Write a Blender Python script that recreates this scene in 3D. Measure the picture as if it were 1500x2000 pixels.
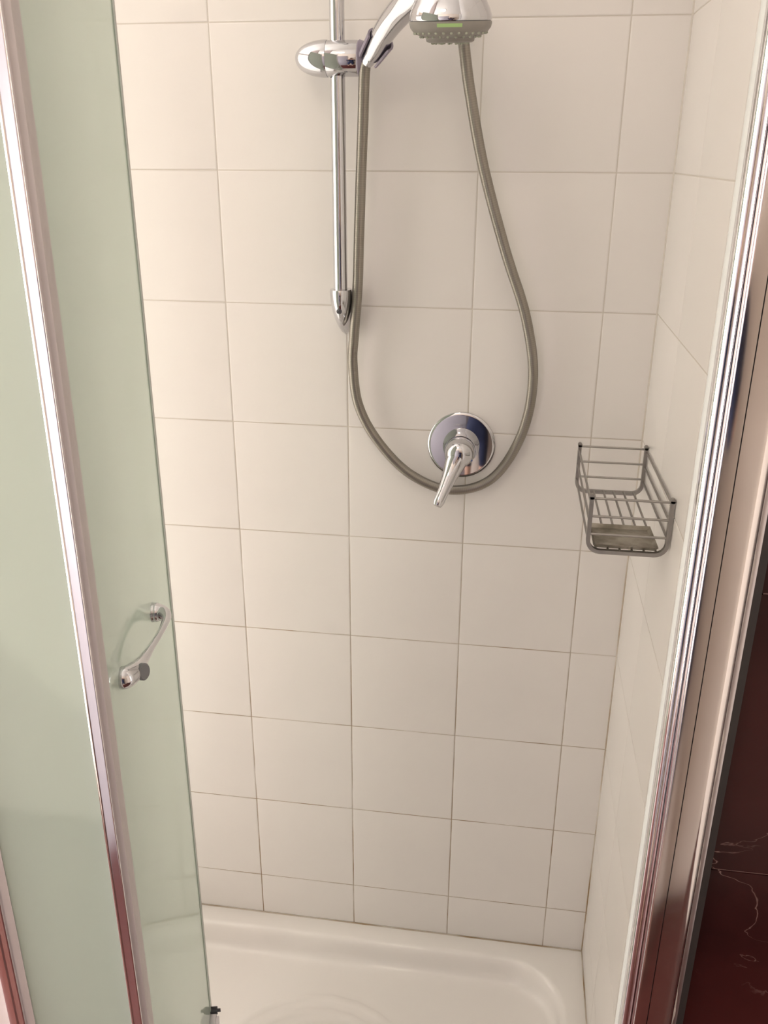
import bpy, bmesh, math, random
from mathutils import Vector, Matrix, Quaternion

random.seed(7)
for o in list(bpy.data.objects):
    bpy.data.objects.remove(o, do_unlink=True)
scene = bpy.context.scene
COL = scene.collection

# ------------------------------------------------------------------ camera
cam_d = bpy.data.cameras.new('camera')
cam = bpy.data.objects.new('camera', cam_d)
COL.objects.link(cam)
cam_d.sensor_fit = 'VERTICAL'
cam_d.sensor_height = 36.0
cam_d.lens = 31.1025
cam_d.clip_start = 0.02
CR = ((0.98903069, 0.14765901, 0.00388650),      # right
      (0.05905998, -0.37119727, -0.92667389),    # down
      (-0.13538909, 0.91673846, -0.37584623))    # forward
CC = (-0.1307, -1.4069, 1.6535)
m = Matrix.Identity(4)
for i in range(3):
    m[i][0] = CR[0][i]
    m[i][1] = -CR[1][i]
    m[i][2] = -CR[2][i]
    m[i][3] = CC[i]
cam.matrix_world = m
scene.camera = cam

# ------------------------------------------------------------------ world, daylight, exposure
w = bpy.data.worlds.new('world')
scene.world = w
w.use_nodes = True
w.node_tree.nodes['Background'].inputs[0].default_value = (0.75, 0.85, 1.0, 1)
w.node_tree.nodes['Background'].inputs[1].default_value = 1.0

scene.view_settings.view_transform = 'Standard'
scene.view_settings.look = 'None'
scene.view_settings.exposure = 0.02
scene.view_settings.gamma = 1.0
scene.view_settings.use_curve_mapping = False

LAMP_STRENGTH = 11.0
WINDOW_POWER = 84.0
al = bpy.data.lights.new('window_daylight', 'AREA')
al.shape = 'RECTANGLE'
al.size, al.size_y = 1.10, 1.90
al.energy = WINDOW_POWER
al.color = (1.0, 0.975, 0.95)
alo = bpy.data.objects.new('window_daylight', al)
COL.objects.link(alo)
alo.location = (-1.79, -0.71, 1.11)
alo.rotation_euler = (math.pi / 2, 0, -math.pi / 2)   # shines along +X

# ------------------------------------------------------------------ materials
def new_mat(name):
    mt = bpy.data.materials.new(name)
    mt.use_nodes = True
    nt = mt.node_tree
    return mt, nt, nt.nodes['Principled BSDF']

def simple(name, col, rough=0.4, metal=0.0, noise=0.0, scale=30.0, bump=0.0, rvar=0.0, coat=0.0):
    """principled with procedural colour variation and optional fine relief"""
    mt, nt, b = new_mat(name)
    b.inputs['Roughness'].default_value = rough
    b.inputs['Metallic'].default_value = metal
    b.inputs['Coat Weight'].default_value = coat
    tc = nt.nodes.new('ShaderNodeTexCoord')
    nz = nt.nodes.new('ShaderNodeTexNoise')
    nz.inputs['Scale'].default_value = scale
    nz.inputs['Detail'].default_value = 4
    nt.links.new(tc.outputs['Object'], nz.inputs['Vector'])
    mx = nt.nodes.new('ShaderNodeMix')
    mx.data_type = 'RGBA'
    nt.links.new(nz.outputs['Fac'], mx.inputs['Factor'])
    lo = [max(0, c * (1 - noise)) for c in col]
    hi = [min(1, c * (1 + noise)) for c in col]
    mx.inputs[6].default_value = (*lo, 1)
    mx.inputs[7].default_value = (*hi, 1)
    nt.links.new(mx.outputs[2], b.inputs['Base Color'])
    if rvar:
        mr = nt.nodes.new('ShaderNodeMapRange')
        mr.inputs['To Min'].default_value = max(0, rough - rvar)
        mr.inputs['To Max'].default_value = rough + rvar
        nt.links.new(nz.outputs['Fac'], mr.inputs['Value'])
        nt.links.new(mr.outputs['Result'], b.inputs['Roughness'])
    if bump:
        bp = nt.nodes.new('ShaderNodeBump')
        bp.inputs['Strength'].default_value = bump
        bp.inputs['Distance'].default_value = 0.002
        nt.links.new(nz.outputs['Fac'], bp.inputs['Height'])
        nt.links.new(bp.outputs['Normal'], b.inputs['Normal'])
    return mt

M = {}
M['tile'] = simple('glazed_white_tile', (0.80, 0.77, 0.742), 0.30, 0, 0.02, 14.0, 0.05)
M['tray'] = simple('white_ceramic', (0.84, 0.81, 0.78), 0.10, 0, 0.02, 9.0)
M['chrome'] = simple('polished_chrome', (0.60, 0.60, 0.62), 0.06, 1.0, 0.02, 60.0, 0, 0.02)
M['alu'] = simple('polished_aluminium', (0.93, 0.91, 0.92), 0.10, 1.0, 0.03, 40.0, 0, 0.03)
M['alu_satin'] = simple('satin_aluminium', (0.62, 0.60, 0.63), 0.30, 1.0, 0.06, 40.0, 0, 0.05)
M['zinc'] = simple('dull_galvanised_wire', (0.36, 0.345, 0.325), 0.38, 1.0, 0.15, 90.0, 0.15, 0.1)
M['grey_plastic'] = simple('grey_plastic', (0.30, 0.28, 0.25), 0.45, 0, 0.08, 60.0)
M['purple_plastic'] = simple('violet_grey_plastic', (0.27, 0.235, 0.30), 0.35, 0, 0.10, 60.0)
M['dark_rubber'] = simple('dark_rubber', (0.030, 0.026, 0.028), 0.5, 0, 0.2, 60.0)
M['dark_grey'] = simple('dark_grey_cap', (0.09, 0.09, 0.10), 0.35, 0, 0.1, 60.0)
M['seal'] = simple('milky_grey_seal', (0.50, 0.46, 0.45), 0.35, 0, 0.06, 30.0)
M['pale_seal'] = simple('pale_seal', (0.44, 0.435, 0.40), 0.35, 0, 0.06, 30.0)
M['green'] = simple('green_print', (0.42, 0.62, 0.26), 0.4, 0, 0.05, 50.0)
M['nozzle'] = simple('pale_nozzle_rubber', (0.42, 0.44, 0.35), 0.5, 0, 0.05, 50.0)
M['silicone'] = simple('white_silicone', (0.72, 0.68, 0.66), 0.5, 0, 0.15, 120.0, 0.4)
M['cream'] = simple('cream_plaster', (0.86, 0.755, 0.66), 0.75, 0, 0.03, 20.0, 0.1)
M['pink'] = simple('pale_pink_plaster', (0.52, 0.44, 0.42), 0.7, 0, 0.03, 20.0, 0.1)
M['ceil'] = simple('white_ceiling_paint', (0.86, 0.83, 0.78), 0.8, 0, 0.02, 20.0)
M['white_frame'] = simple('white_window_frame', (0.82, 0.82, 0.80), 0.35, 0, 0.02, 20.0)
M['red_dot'] = simple('red_print', (0.45, 0.05, 0.04), 0.4, 0, 0.05, 20.0)
M['blue_dot'] = simple('blue_print', (0.05, 0.09, 0.30), 0.4, 0, 0.05, 20.0)

# grout: pale, with brown staining that grows patchily towards the tray
def grout_mat():
    mt, nt, b = new_mat('stained_grout')
    b.inputs['Roughness'].default_value = 0.85
    tc = nt.nodes.new('ShaderNodeTexCoord')
    sp = nt.nodes.new('ShaderNodeSeparateXYZ')
    nt.links.new(tc.outputs['Object'], sp.inputs[0])
    mr = nt.nodes.new('ShaderNodeMapRange')
    mr.inputs['From Min'].default_value = 1.50
    mr.inputs['From Max'].default_value = 0.55
    mr.inputs['To Min'].default_value = 0.02
    mr.inputs['To Max'].default_value = 1.0
    nt.links.new(sp.outputs['Z'], mr.inputs['Value'])
    nz = nt.nodes.new('ShaderNodeTexNoise')
    nz.inputs['Scale'].default_value = 9.0
    nz.inputs['Detail'].default_value = 6
    nt.links.new(tc.outputs['Object'], nz.inputs['Vector'])
    r2 = nt.nodes.new('ShaderNodeMapRange')
    r2.inputs['From Min'].default_value = 0.35
    r2.inputs['From Max'].default_value = 0.62
    nt.links.new(nz.outputs['Fac'], r2.inputs['Value'])
    mul = nt.nodes.new('ShaderNodeMath')
    mul.operation = 'MULTIPLY'
    nt.links.new(mr.outputs['Result'], mul.inputs[0])
    nt.links.new(r2.outputs['Result'], mul.inputs[1])
    mx = nt.nodes.new('ShaderNodeMix')
    mx.data_type = 'RGBA'
    nt.links.new(mul.outputs[0], mx.inputs['Factor'])
    mx.inputs[6].default_value = (0.66, 0.62, 0.565, 1)
    mx.inputs[7].default_value = (0.30, 0.20, 0.105, 1)
    nt.links.new(mx.outputs[2], b.inputs['Base Color'])
    return mt
M['grout'] = grout_mat()

# dark red marble with pale veins
def marble_mat():
    mt, nt, b = new_mat('dark_red_marble')
    b.inputs['Roughness'].default_value = 0.16
    b.inputs['IOR'].default_value = 1.38
    tc0 = nt.nodes.new('ShaderNodeTexCoord')
    tc = nt.nodes.new('ShaderNodeMapping')
    tc.inputs['Location'].default_value = (0, 0, -0.15)
    nt.links.new(tc0.outputs['Object'], tc.inputs['Vector'])
    n1 = nt.nodes.new('ShaderNodeTexNoise')
    n1.inputs['Scale'].default_value = 5.0
    n1.inputs['Detail'].default_value = 8
    nt.links.new(tc.outputs['Vector'], n1.inputs['Vector'])
    base = nt.nodes.new('ShaderNodeValToRGB')
    e = base.color_ramp.elements
    e[0].position, e[0].color = 0.30, (0.022, 0.006, 0.007, 1)
    e[1].position, e[1].color = 0.72, (0.066, 0.015, 0.015, 1)
    nt.links.new(n1.outputs['Fac'], base.inputs['Fac'])
    # veins = thin iso-lines of a distorted noise
    mp = nt.nodes.new('ShaderNodeMapping')
    mp.inputs['Rotation'].default_value = (0.3, 0.5, 0.2)
    mp.inputs['Scale'].default_value = (2.2, 2.2, 4.5)
    nt.links.new(tc.outputs['Vector'], mp.inputs['Vector'])
    n2 = nt.nodes.new('ShaderNodeTexNoise')
    n2.inputs['Scale'].default_value = 2.6
    n2.inputs['Detail'].default_value = 5
    n2.inputs['Distortion'].default_value = 0.9
    nt.links.new(mp.outputs['Vector'], n2.inputs['Vector'])
    sub = nt.nodes.new('ShaderNodeMath'); sub.operation = 'SUBTRACT'; sub.inputs[1].default_value = 0.52
    ab = nt.nodes.new('ShaderNodeMath'); ab.operation = 'ABSOLUTE'
    nt.links.new(n2.outputs['Fac'], sub.inputs[0])
    nt.links.new(sub.outputs[0], ab.inputs[0])
    vr = nt.nodes.new('ShaderNodeMapRange')
    vr.inputs['From Min'].default_value = 0.0
    vr.inputs['From Max'].default_value = 0.006
    vr.inputs['To Min'].default_value = 0.55
    vr.inputs['To Max'].default_value = 0.0
    nt.links.new(ab.outputs[0], vr.inputs['Value'])
    n3 = nt.nodes.new('ShaderNodeTexNoise')
    n3.inputs['Scale'].default_value = 7.0
    nt.links.new(tc.outputs['Vector'], n3.inputs['Vector'])
    mk = nt.nodes.new('ShaderNodeMapRange')
    mk.inputs['From Min'].default_value = 0.50
    mk.inputs['From Max'].default_value = 0.62
    nt.links.new(n3.outputs['Fac'], mk.inputs['Value'])
    mu = nt.nodes.new('ShaderNodeMath'); mu.operation = 'MULTIPLY'
    nt.links.new(vr.outputs['Result'], mu.inputs[0])
    nt.links.new(mk.outputs['Result'], mu.inputs[1])
    mx = nt.nodes.new('ShaderNodeMix'); mx.data_type = 'RGBA'
    nt.links.new(mu.outputs[0], mx.inputs['Factor'])
    nt.links.new(base.outputs['Color'], mx.inputs[6])
    mx.inputs[7].default_value = (0.50, 0.33, 0.30, 1)
    nt.links.new(mx.outputs[2], b.inputs['Base Color'])
    return mt
M['marble'] = marble_mat()
M['red_grout'] = simple('pinkish_grout', (0.42, 0.27, 0.25), 0.8, 0, 0.1, 60.0)
M['red_floor'] = simple('red_floor_tile', (0.075, 0.019, 0.016), 0.28, 0, 0.25, 12.0)

# frosted glass: scatters light through, faintly clear, glossy skin
def frosted(name, tint, clear=0.10, diff=0.22):
    mt = bpy.data.materials.new(name)
    mt.use_nodes = True
    nt = mt.node_tree
    nt.nodes.remove(nt.nodes['Principled BSDF'])
    out = nt.nodes['Material Output']
    tr = nt.nodes.new('ShaderNodeBsdfTranslucent')
    df = nt.nodes.new('ShaderNodeBsdfDiffuse')
    tp = nt.nodes.new('ShaderNodeBsdfTransparent')
    gl = nt.nodes.new('ShaderNodeBsdfGlossy')
    tc = nt.nodes.new('ShaderNodeTexCoord')
    nz = nt.nodes.new('ShaderNodeTexNoise')
    nz.inputs['Scale'].default_value = 6.0
    nt.links.new(tc.outputs['Object'], nz.inputs['Vector'])
    mx = nt.nodes.new('ShaderNodeMix'); mx.data_type = 'RGBA'
    mx.inputs[6].default_value = (*[c * 0.98 for c in tint], 1)
    mx.inputs[7].default_value = (*[min(1, c * 1.02) for c in tint], 1)
    nt.links.new(nz.outputs['Fac'], mx.inputs['Factor'])
    nt.links.new(mx.outputs[2], tr.inputs['Color'])
    nt.links.new(mx.outputs[2], df.inputs['Color'])
    tp.inputs['Color'].default_value = (*[c ** 0.5 for c in tint], 1)
    gl.inputs['Roughness'].default_value = 0.045
    gl.inputs['Color'].default_value = (0.9, 0.95, 0.92, 1)
    a = nt.nodes.new('ShaderNodeMixShader'); a.inputs[0].default_value = diff
    nt.links.new(tr.outputs[0], a.inputs[1]); nt.links.new(df.outputs[0], a.inputs[2])
    b = nt.nodes.new('ShaderNodeMixShader'); b.inputs[0].default_value = clear
    nt.links.new(a.outputs[0], b.inputs[1]); nt.links.new(tp.outputs[0], b.inputs[2])
    fr = nt.nodes.new('ShaderNodeFresnel'); fr.inputs['IOR'].default_value = 1.45
    c = nt.nodes.new('ShaderNodeMixShader')
    nt.links.new(fr.outputs[0], c.inputs[0])
    nt.links.new(b.outputs[0], c.inputs[1]); nt.links.new(gl.outputs[0], c.inputs[2])
    nt.links.new(c.outputs[0], out.inputs['Surface'])
    return mt
M['glass'] = frosted('frosted_green_glass', (0.75, 0.795, 0.735))
M['added_side_glass'] = frosted('frosted_pale_glass', (0.93, 0.895, 0.858), 0.10, 0.12)

def clear_glass():
    mt = bpy.data.materials.new('window_glass')
    mt.use_nodes = True
    nt = mt.node_tree
    nt.nodes.remove(nt.nodes['Principled BSDF'])
    tp = nt.nodes.new('ShaderNodeBsdfTransparent')
    gl = nt.nodes.new('ShaderNodeBsdfGlossy'); gl.inputs['Roughness'].default_value = 0.03
    fr = nt.nodes.new('ShaderNodeFresnel')
    a = nt.nodes.new('ShaderNodeMixShader')
    nt.links.new(fr.outputs[0], a.inputs[0])
    nt.links.new(tp.outputs[0], a.inputs[1]); nt.links.new(gl.outputs[0], a.inputs[2])
    nt.links.new(a.outputs[0], nt.nodes['Material Output'].inputs['Surface'])
    return mt
M['window_glass'] = clear_glass()

# interlocking metal hose: fine rings along its length (UV v = metres)
def hose_mat():
    mt, nt, b = new_mat('ribbed_steel_hose')
    b.inputs['Metallic'].default_value = 0.85
    b.inputs['Roughness'].default_value = 0.34
    uv = nt.nodes.new('ShaderNodeUVMap')
    sp = nt.nodes.new('ShaderNodeSeparateXYZ')
    nt.links.new(uv.outputs['UV'], sp.inputs[0])
    mu = nt.nodes.new('ShaderNodeMath'); mu.operation = 'MULTIPLY'
    mu.inputs[1].default_value = 2 * math.pi / 0.0032
    nt.links.new(sp.outputs['Y'], mu.inputs[0])
    sn = nt.nodes.new('ShaderNodeMath'); sn.operation = 'SINE'
    nt.links.new(mu.outputs[0], sn.inputs[0])
    mr = nt.nodes.new('ShaderNodeMapRange')
    mr.inputs['From Min'].default_value = -1
    nt.links.new(sn.outputs[0], mr.inputs['Value'])
    mx = nt.nodes.new('ShaderNodeMix'); mx.data_type = 'RGBA'
    mx.inputs[6].default_value = (0.29, 0.268, 0.232, 1)
    mx.inputs[7].default_value = (0.32, 0.296, 0.257, 1)
    nt.links.new(mr.outputs['Result'], mx.inputs['Factor'])
    nt.links.new(mx.outputs[2], b.inputs['Base Color'])
    bp = nt.nodes.new('ShaderNodeBump')
    bp.inputs['Strength'].default_value = 0.12
    bp.inputs['Distance'].default_value = 0.0003
    nt.links.new(mr.outputs['Result'], bp.inputs['Height'])
    nt.links.new(bp.outputs['Normal'], b.inputs['Normal'])
    return mt
M['hose'] = hose_mat()

def emit(name, col, strength):
    mt = bpy.data.materials.new(name)
    mt.use_nodes = True
    nt = mt.node_tree
    nt.nodes.remove(nt.nodes['Principled BSDF'])
    e = nt.nodes.new('ShaderNodeEmission')
    e.inputs[0].default_value = (*col, 1)
    e.inputs[1].default_value = strength
    nt.links.new(e.outputs[0], nt.nodes['Material Output'].inputs['Surface'])
    return mt
M['lamp'] = emit('lit_opal_glass', (1.0, 0.88, 0.72), LAMP_STRENGTH)

# ------------------------------------------------------------------ mesh helpers
def link(name, me, mat, parent=None):
    o = bpy.data.objects.new(name, me)
    COL.objects.link(o)
    if mat is not None and not me.materials:
        me.materials.append(mat)
    if parent is not None:
        o.parent = parent
    return o

def finish(name, bm, mat, parent=None, smooth=True, angle=35, loc=None):
    bmesh.ops.recalc_face_normals(bm, faces=bm.faces)
    me = bpy.data.meshes.new(name)
    bm.to_mesh(me)
    bm.free()
    if smooth:
        me.polygons.foreach_set('use_smooth', [True] * len(me.polygons))
        me.set_sharp_from_angle(angle=math.radians(angle))
    return link(name, me, mat, parent)

def thing(name, label, cat, loc, group=None):
    o = bpy.data.objects.new(name, None)
    COL.objects.link(o)
    o.location = loc
    o.empty_display_size = 0.05
    o['label'] = label
    o['category'] = cat
    if group:
        o['group'] = group
    return o

def tag(o, label, cat):
    o['label'] = label
    o['category'] = cat
    return o

def part(name, bm, mat, root, **kw):
    """mesh given in world coordinates, parented to root without moving"""
    base = Vector(root.location)
    p = root
    while p.parent:
        p = p.parent
        base += Vector(p.location)
    bmesh.ops.translate(bm, verts=bm.verts, vec=-base)
    return finish(name, bm, mat, root, **kw)

def add_box(bm, x0, x1, y0, y1, z0, z1, bevel=0.0, seg=2):
    vs = [bm.verts.new((x, y, z)) for x in (x0, x1) for y in (y0, y1) for z in (z0, z1)]
    f = [(0, 1, 3, 2), (4, 6, 7, 5), (0, 4, 5, 1), (2, 3, 7, 6), (0, 2, 6, 4), (1, 5, 7, 3)]
    fs = [bm.faces.new([vs[i] for i in q]) for q in f]
    if bevel:
        es = list({e for fc in fs for e in fc.edges})
        bmesh.ops.bevel(bm, geom=es, offset=bevel, segments=seg, affect='EDGES', profile=0.5)
    return vs

def box(x0, x1, y0, y1, z0, z1, bevel=0.0, seg=2):
    bm = bmesh.new()
    add_box(bm, x0, x1, y0, y1, z0, z1, bevel, seg)
    return bm

def frame_of(t, hint):
    t = t.normalized()
    u = (hint - t * hint.dot(t))
    if u.length < 1e-6:
        u = t.orthogonal()
    u.normalize()
    return u, t.cross(u)

def catmull(pts, n):
    P = [Vector(p) for p in pts]
    P = [2 * P[0] - P[1]] + P + [2 * P[-1] - P[-2]]
    out = []
    for i in range(1, len(P) - 2):
        a, b, c, d = P[i - 1], P[i], P[i + 1], P[i + 2]
        for k in range(n):
            t = k / n
            out.append(0.5 * ((2 * b) + (c - a) * t + (2 * a - 5 * b + 4 * c - d) * t * t + (3 * b - a - 3 * c + d) * t ** 3))
    out.append(P[-2])
    return out

def add_tube(bm, pts, rad, seg=12, caps=True, hint=Vector((0.13, 0.2, 0.97)), squash=None, uv=False):
    """sweep; rad is a number or a list with one radius per point"""
    n = len(pts)
    pts = [Vector(p) for p in pts]
    if not isinstance(rad, (list, tuple)):
        rad = [rad] * n
    uvl = bm.loops.layers.uv.verify() if uv else None
    t0 = (pts[1] - pts[0]).normalized()
    u, v = frame_of(t0, hint)
    rings, lens, L = [], [], 0.0
    for i in range(n):
        t = (pts[min(i + 1, n - 1)] - pts[max(i - 1, 0)]).normalized()
        q = t0.rotation_difference(t)
        u = q @ u
        v = q @ v
        t0 = t
        if i:
            L += (pts[i] - pts[i - 1]).length
        lens.append(L)
        su, sv = squash[i] if squash else (1, 1)
        rings.append([bm.verts.new(pts[i] + (u * math.cos(a) * su + v * math.sin(a) * sv) * rad[i])
                      for a in (2 * math.pi * k / seg for k in range(seg))])
    for i in range(n - 1):
        for k in range(seg):
            k2 = (k + 1) % seg
            f = bm.faces.new((rings[i][k], rings[i][k2], rings[i + 1][k2], rings[i + 1][k]))
            if uvl:
                for lp, (a, b) in zip(f.loops, ((k, i), (k + 1, i), (k + 1, i + 1), (k, i + 1))):
                    lp[uvl].uv = (a / seg, lens[b])
    if caps:
        bm.faces.new(rings[0][::-1])
        bm.faces.new(rings[-1])
    return rings

def tube(pts, rad, seg=12, **kw):
    bm = bmesh.new()
    add_tube(bm, pts, rad, seg, **kw)
    return bm

def add_lathe(bm, prof, origin, axis, seg=40, a0=0.0, a1=2 * math.pi, close_ends=True):
    """prof: list of (radius, distance along axis)"""
    ax = Vector(axis).normalized()
    u, v = frame_of(ax, Vector((0.0, 0.3, 1.0)) if abs(ax.z) < 0.9 else Vector((1, 0, 0)))
    o = Vector(origin)
    full = abs(a1 - a0 - 2 * math.pi) < 1e-6
    m_ = seg if full else seg + 1
    rings = []
    for r, h in prof:
        if r < 1e-6:
            rings.append([bm.verts.new(o + ax * h)])
        else:
            rings.append([bm.verts.new(o + ax * h + (u * math.cos(a) + v * math.sin(a)) * r)
                          for a in (a0 + (a1 - a0) * k / seg for k in range(m_))])
    for A, B in zip(rings[:-1], rings[1:]):
        for k in range(seg):
            k2 = (k + 1) % seg if full else k + 1
            if len(A) == 1 and len(B) == 1:
                continue
            if len(A) == 1:
                bm.faces.new((A[0], B[k2], B[k]))
            elif len(B) == 1:
                bm.faces.new((A[k], A[k2], B[0]))
            else:
                bm.faces.new((A[k], A[k2], B[k2], B[k]))
    if close_ends and full:
        if len(rings[0]) > 1:
            bm.faces.new(rings[0][::-1])
        if len(rings[-1]) > 1:
            bm.faces.new(rings[-1])
    return rings

def lathe(prof, origin, axis, seg=40, **kw):
    bm = bmesh.new()
    add_lathe(bm, prof, origin, axis, seg, **kw)
    return bm

def extrude_xy(poly, z0, z1):
    bm = bmesh.new()
    a = [bm.verts.new((x, y, z0)) for x, y in poly]
    b = [bm.verts.new((x, y, z1)) for x, y in poly]
    n = len(poly)
    for i in range(n):
        j = (i + 1) % n
        bm.faces.new((a[i], a[j], b[j], b[i]))
    bm.faces.new(a[::-1])
    bm.faces.new(b)
    return bm

def arc(cx, cy, r, d0, d1, n=6):
    return [(cx + r * math.cos(math.radians(d0 + (d1 - d0) * k / n)),
             cy + r * math.sin(math.radians(d0 + (d1 - d0) * k / n))) for k in range(n + 1)]

# ------------------------------------------------------------------ the setting
X_R, X_L = 0.081, -0.919         # side walls of the shower recess
Y_F = -0.70                      # front plane of the recess
Z_T = 0.12                       # top of the shower tray
Z_C = 2.43                       # ceiling
ROW0, PITCH_Z = 1.829, 0.20056
G = 0.0008                       # how far the grout lies behind the tile face
ROOM_L, ROOM_R, ROOM_B = -1.75, 1.05, -1.76

def structure(name, bm, mat, **kw):
    o = finish(name, bm, mat, None, smooth=False, **kw)
    o['kind'] = 'structure'
    return o

wall_back = structure('wall_back', box(ROOM_L - 0.2, X_R + 0.1, G, 0.1, 0, Z_C), M['grout'])
wall_right = structure('wall_right', box(X_R + G, X_R + 0.09, Y_F + 0.008, G, 0, Z_C), M['grout'])

tile_cache = {}
def tile_mesh(wd, ht):
    key = (round(wd, 4), round(ht, 4))
    if key in tile_cache:
        return tile_cache[key]
    bm = bmesh.new()
    g = 0.0009
    rings = []
    for ins, d in ((g, 0.0012), (g, 0.0005), (g + 0.0007, 0.00015), (g + 0.0022, 0.0)):
        rings.append([bm.verts.new((x, y, z)) for x, y, z in
                      ((ins, d, ins), (wd - ins, d, ins),
                       (wd - ins, d, ht - ins), (ins, d, ht - ins))])
    for A, B in zip(rings[:-1], rings[1:]):
        for k in range(4):
            bm.faces.new((A[k], A[(k + 1) % 4], B[(k + 1) % 4], B[k]))
    bm.faces.new(rings[-1])
    bmesh.ops.recalc_face_normals(bm, faces=bm.faces)
    me = bpy.data.meshes.new('tile')
    bm.to_mesh(me)
    bm.free()
    me.polygons.foreach_set('use_smooth', [True] * len(me.polygons))
    me.set_sharp_from_angle(angle=math.radians(60))
    me.materials.append(M['tile'])
    tile_cache[key] = me
    return me

zs = [Z_T] + [ROW0 - PITCH_Z * r for r in range(8, -4, -1)]
zs = [z for z in zs if z < Z_C - 0.005] + [Z_C]

def tile_wall(wall, cols, place, rot):
    for i in range(len(cols) - 1):
        for j in range(len(zs) - 1):
            wd, ht = abs(cols[i + 1] - cols[i]), zs[j + 1] - zs[j]
            if wd < 0.01 or ht < 0.01:
                continue
            o = bpy.data.objects.new('tile', tile_mesh(wd, ht))
            COL.objects.link(o)
            o.parent = wall
            x, y = place(cols[i])
            o.location = (x, y, zs[j])
            o.rotation_euler = (0, 0, rot)
tile_wall(wall_back, [ROOM_L, -1.6, -1.4, -1.2, -1.0, -0.8, -0.6, -0.4, -0.2, 0.0, X_R], lambda c: (c, 0.0), 0.0)
finish('corner_caulk', tube([(X_R, 0.0, Z_T), (X_R, 0.0, Z_C)], 0.0022, 8), M['grout'], wall_right)
tile_wall(wall_right, [0.0, 0.2, 0.4, 0.6, 0.692], lambda c: (X_R, -c), -math.pi / 2)

# front wall of the room: dark red marble to the right of the shower, pale plaster to the left
RX0 = 0.0865
wall_red = structure('wall_front_right', box(RX0 + 0.003, ROOM_R, Y_F + 0.0015, Y_F + 0.09, 0, Z_C), M['red_grout'])
rz = [0.0, 0.1096, 0.4096, 0.7096, 1.0096, 1.3096, 1.6096, 1.9096, 2.2096, Z_C]
rx = [RX0, 0.3865, 0.6865, 0.9865, ROOM_R]
for i in range(len(rx) - 1):
    for j in range(len(rz) - 1):
        bm = box(rx[i] + 0.001, rx[i + 1] - 0.001, Y_F, Y_F + 0.006, rz[j] + 0.001, rz[j + 1] - 0.001)
        o = finish('marble_tile', bm, M['marble'], wall_red, smooth=False)
structure('wall_front_left', box(-0.985, -0.695, Y_F, Y_F + 0.06, 0, Z_C), M['pink'])
structure('wall_rear', box(ROOM_L - 0.1, ROOM_R + 0.1, ROOM_B - 0.1, ROOM_B, 0, Z_C), M['cream'])
d1 = finish('added_door', box(-1.10, -0.24, ROOM_B, ROOM_B + 0.03, 0, 2.06, 0.003), simple('added_door_grey', (0.33, 0.305, 0.33), 0.4, 0, 0.04, 12.0), None)  # unseen door, added so the chrome mirrors a darker lavender grey
d1['kind'] = 'structure'
finish('added_door_handle', tube(catmull([(-0.30, ROOM_B + 0.03, 1.0), (-0.30, ROOM_B + 0.07, 1.0), (-0.32, ROOM_B + 0.08, 1.0), (-0.42, ROOM_B + 0.08, 1.0)], 5), 0.009, 12), M['chrome'], d1)
structure('wall_side_right', box(ROOM_R, ROOM_R + 0.1, ROOM_B, Y_F + 0.09, 0, Z_C), M['cream'])
# window wall on the left with an opening
bm = bmesh.new()
wy0, wy1, wz0, wz1 = -1.31, -0.11, 0.10, 2.12
add_box(bm, ROOM_L - 0.2, ROOM_L, ROOM_B - 0.1, wy0, 0, Z_C)
add_box(bm, ROOM_L - 0.2, ROOM_L, wy1, 0.0, 0, Z_C)
add_box(bm, ROOM_L - 0.2, ROOM_L, wy0, wy1, 0, wz0)
add_box(bm, ROOM_L - 0.2, ROOM_L, wy0, wy1, wz1, Z_C)
structure('wall_side_left', bm, M['cream'])
bm = bmesh.new()
xf0, xf1 = ROOM_L - 0.12, ROOM_L - 0.06
for q in ((wy0, wy0 + 0.045, wz0, wz1), (wy1 - 0.045, wy1, wz0, wz1),
          (wy0 + 0.045, wy1 - 0.045, wz0, wz0 + 0.045), (wy0 + 0.045, wy1 - 0.045, wz1 - 0.045, wz1)):
    add_box(bm, xf0, xf1, q[0], q[1], q[2], q[3], 0.004)
win = finish('window_1', bm, M['white_frame'], None)
win['kind'] = 'structure'
finish('pane', box(xf0 + 0.027, xf0 + 0.033, wy0 + 0.045, wy1 - 0.045, wz0 + 0.045, wz1 - 0.045), M['window_glass'], win, smooth=False)

structure('floor', box(ROOM_L - 0.2, ROOM_R + 0.1, ROOM_B - 0.1, 0.1, -0.1, 0.0), M['red_floor'])
structure('ceiling', box(ROOM_L - 0.2, ROOM_R + 0.1, ROOM_B - 0.1, 0.1, Z_C, Z_C + 0.1), M['ceil'])

# ------------------------------------------------------------------ shower tray
def rounded_rect(x0, x1, y0, y1, r, nc=14, ne=10):
    pts = []
    cs = ((x1 - r, y1 - r, 0), (x0 + r, y1 - r, 90), (x0 + r, y0 + r, 180), (x1 - r, y0 + r, 270))
    for i, (cx, cy, a) in enumerate(cs):
        c = [(cx + r * math.cos(math.radians(a + 90 * k / nc)), cy + r * math.sin(math.radians(a + 90 * k / nc))) for k in range(nc + 1)]
        nx_ = cs[(i + 1) % 4]
        e0 = c[-1]
        e1 = (nx_[0] + r * math.cos(math.radians(nx_[2])), nx_[1] + r * math.sin(math.radians(nx_[2])))
        pts += c
        pts += [(e0[0] + (e1[0] - e0[0]) * k / ne, e0[1] + (e1[1] - e0[1]) * k / ne) for k in range(1, ne)]
    return pts

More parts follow.
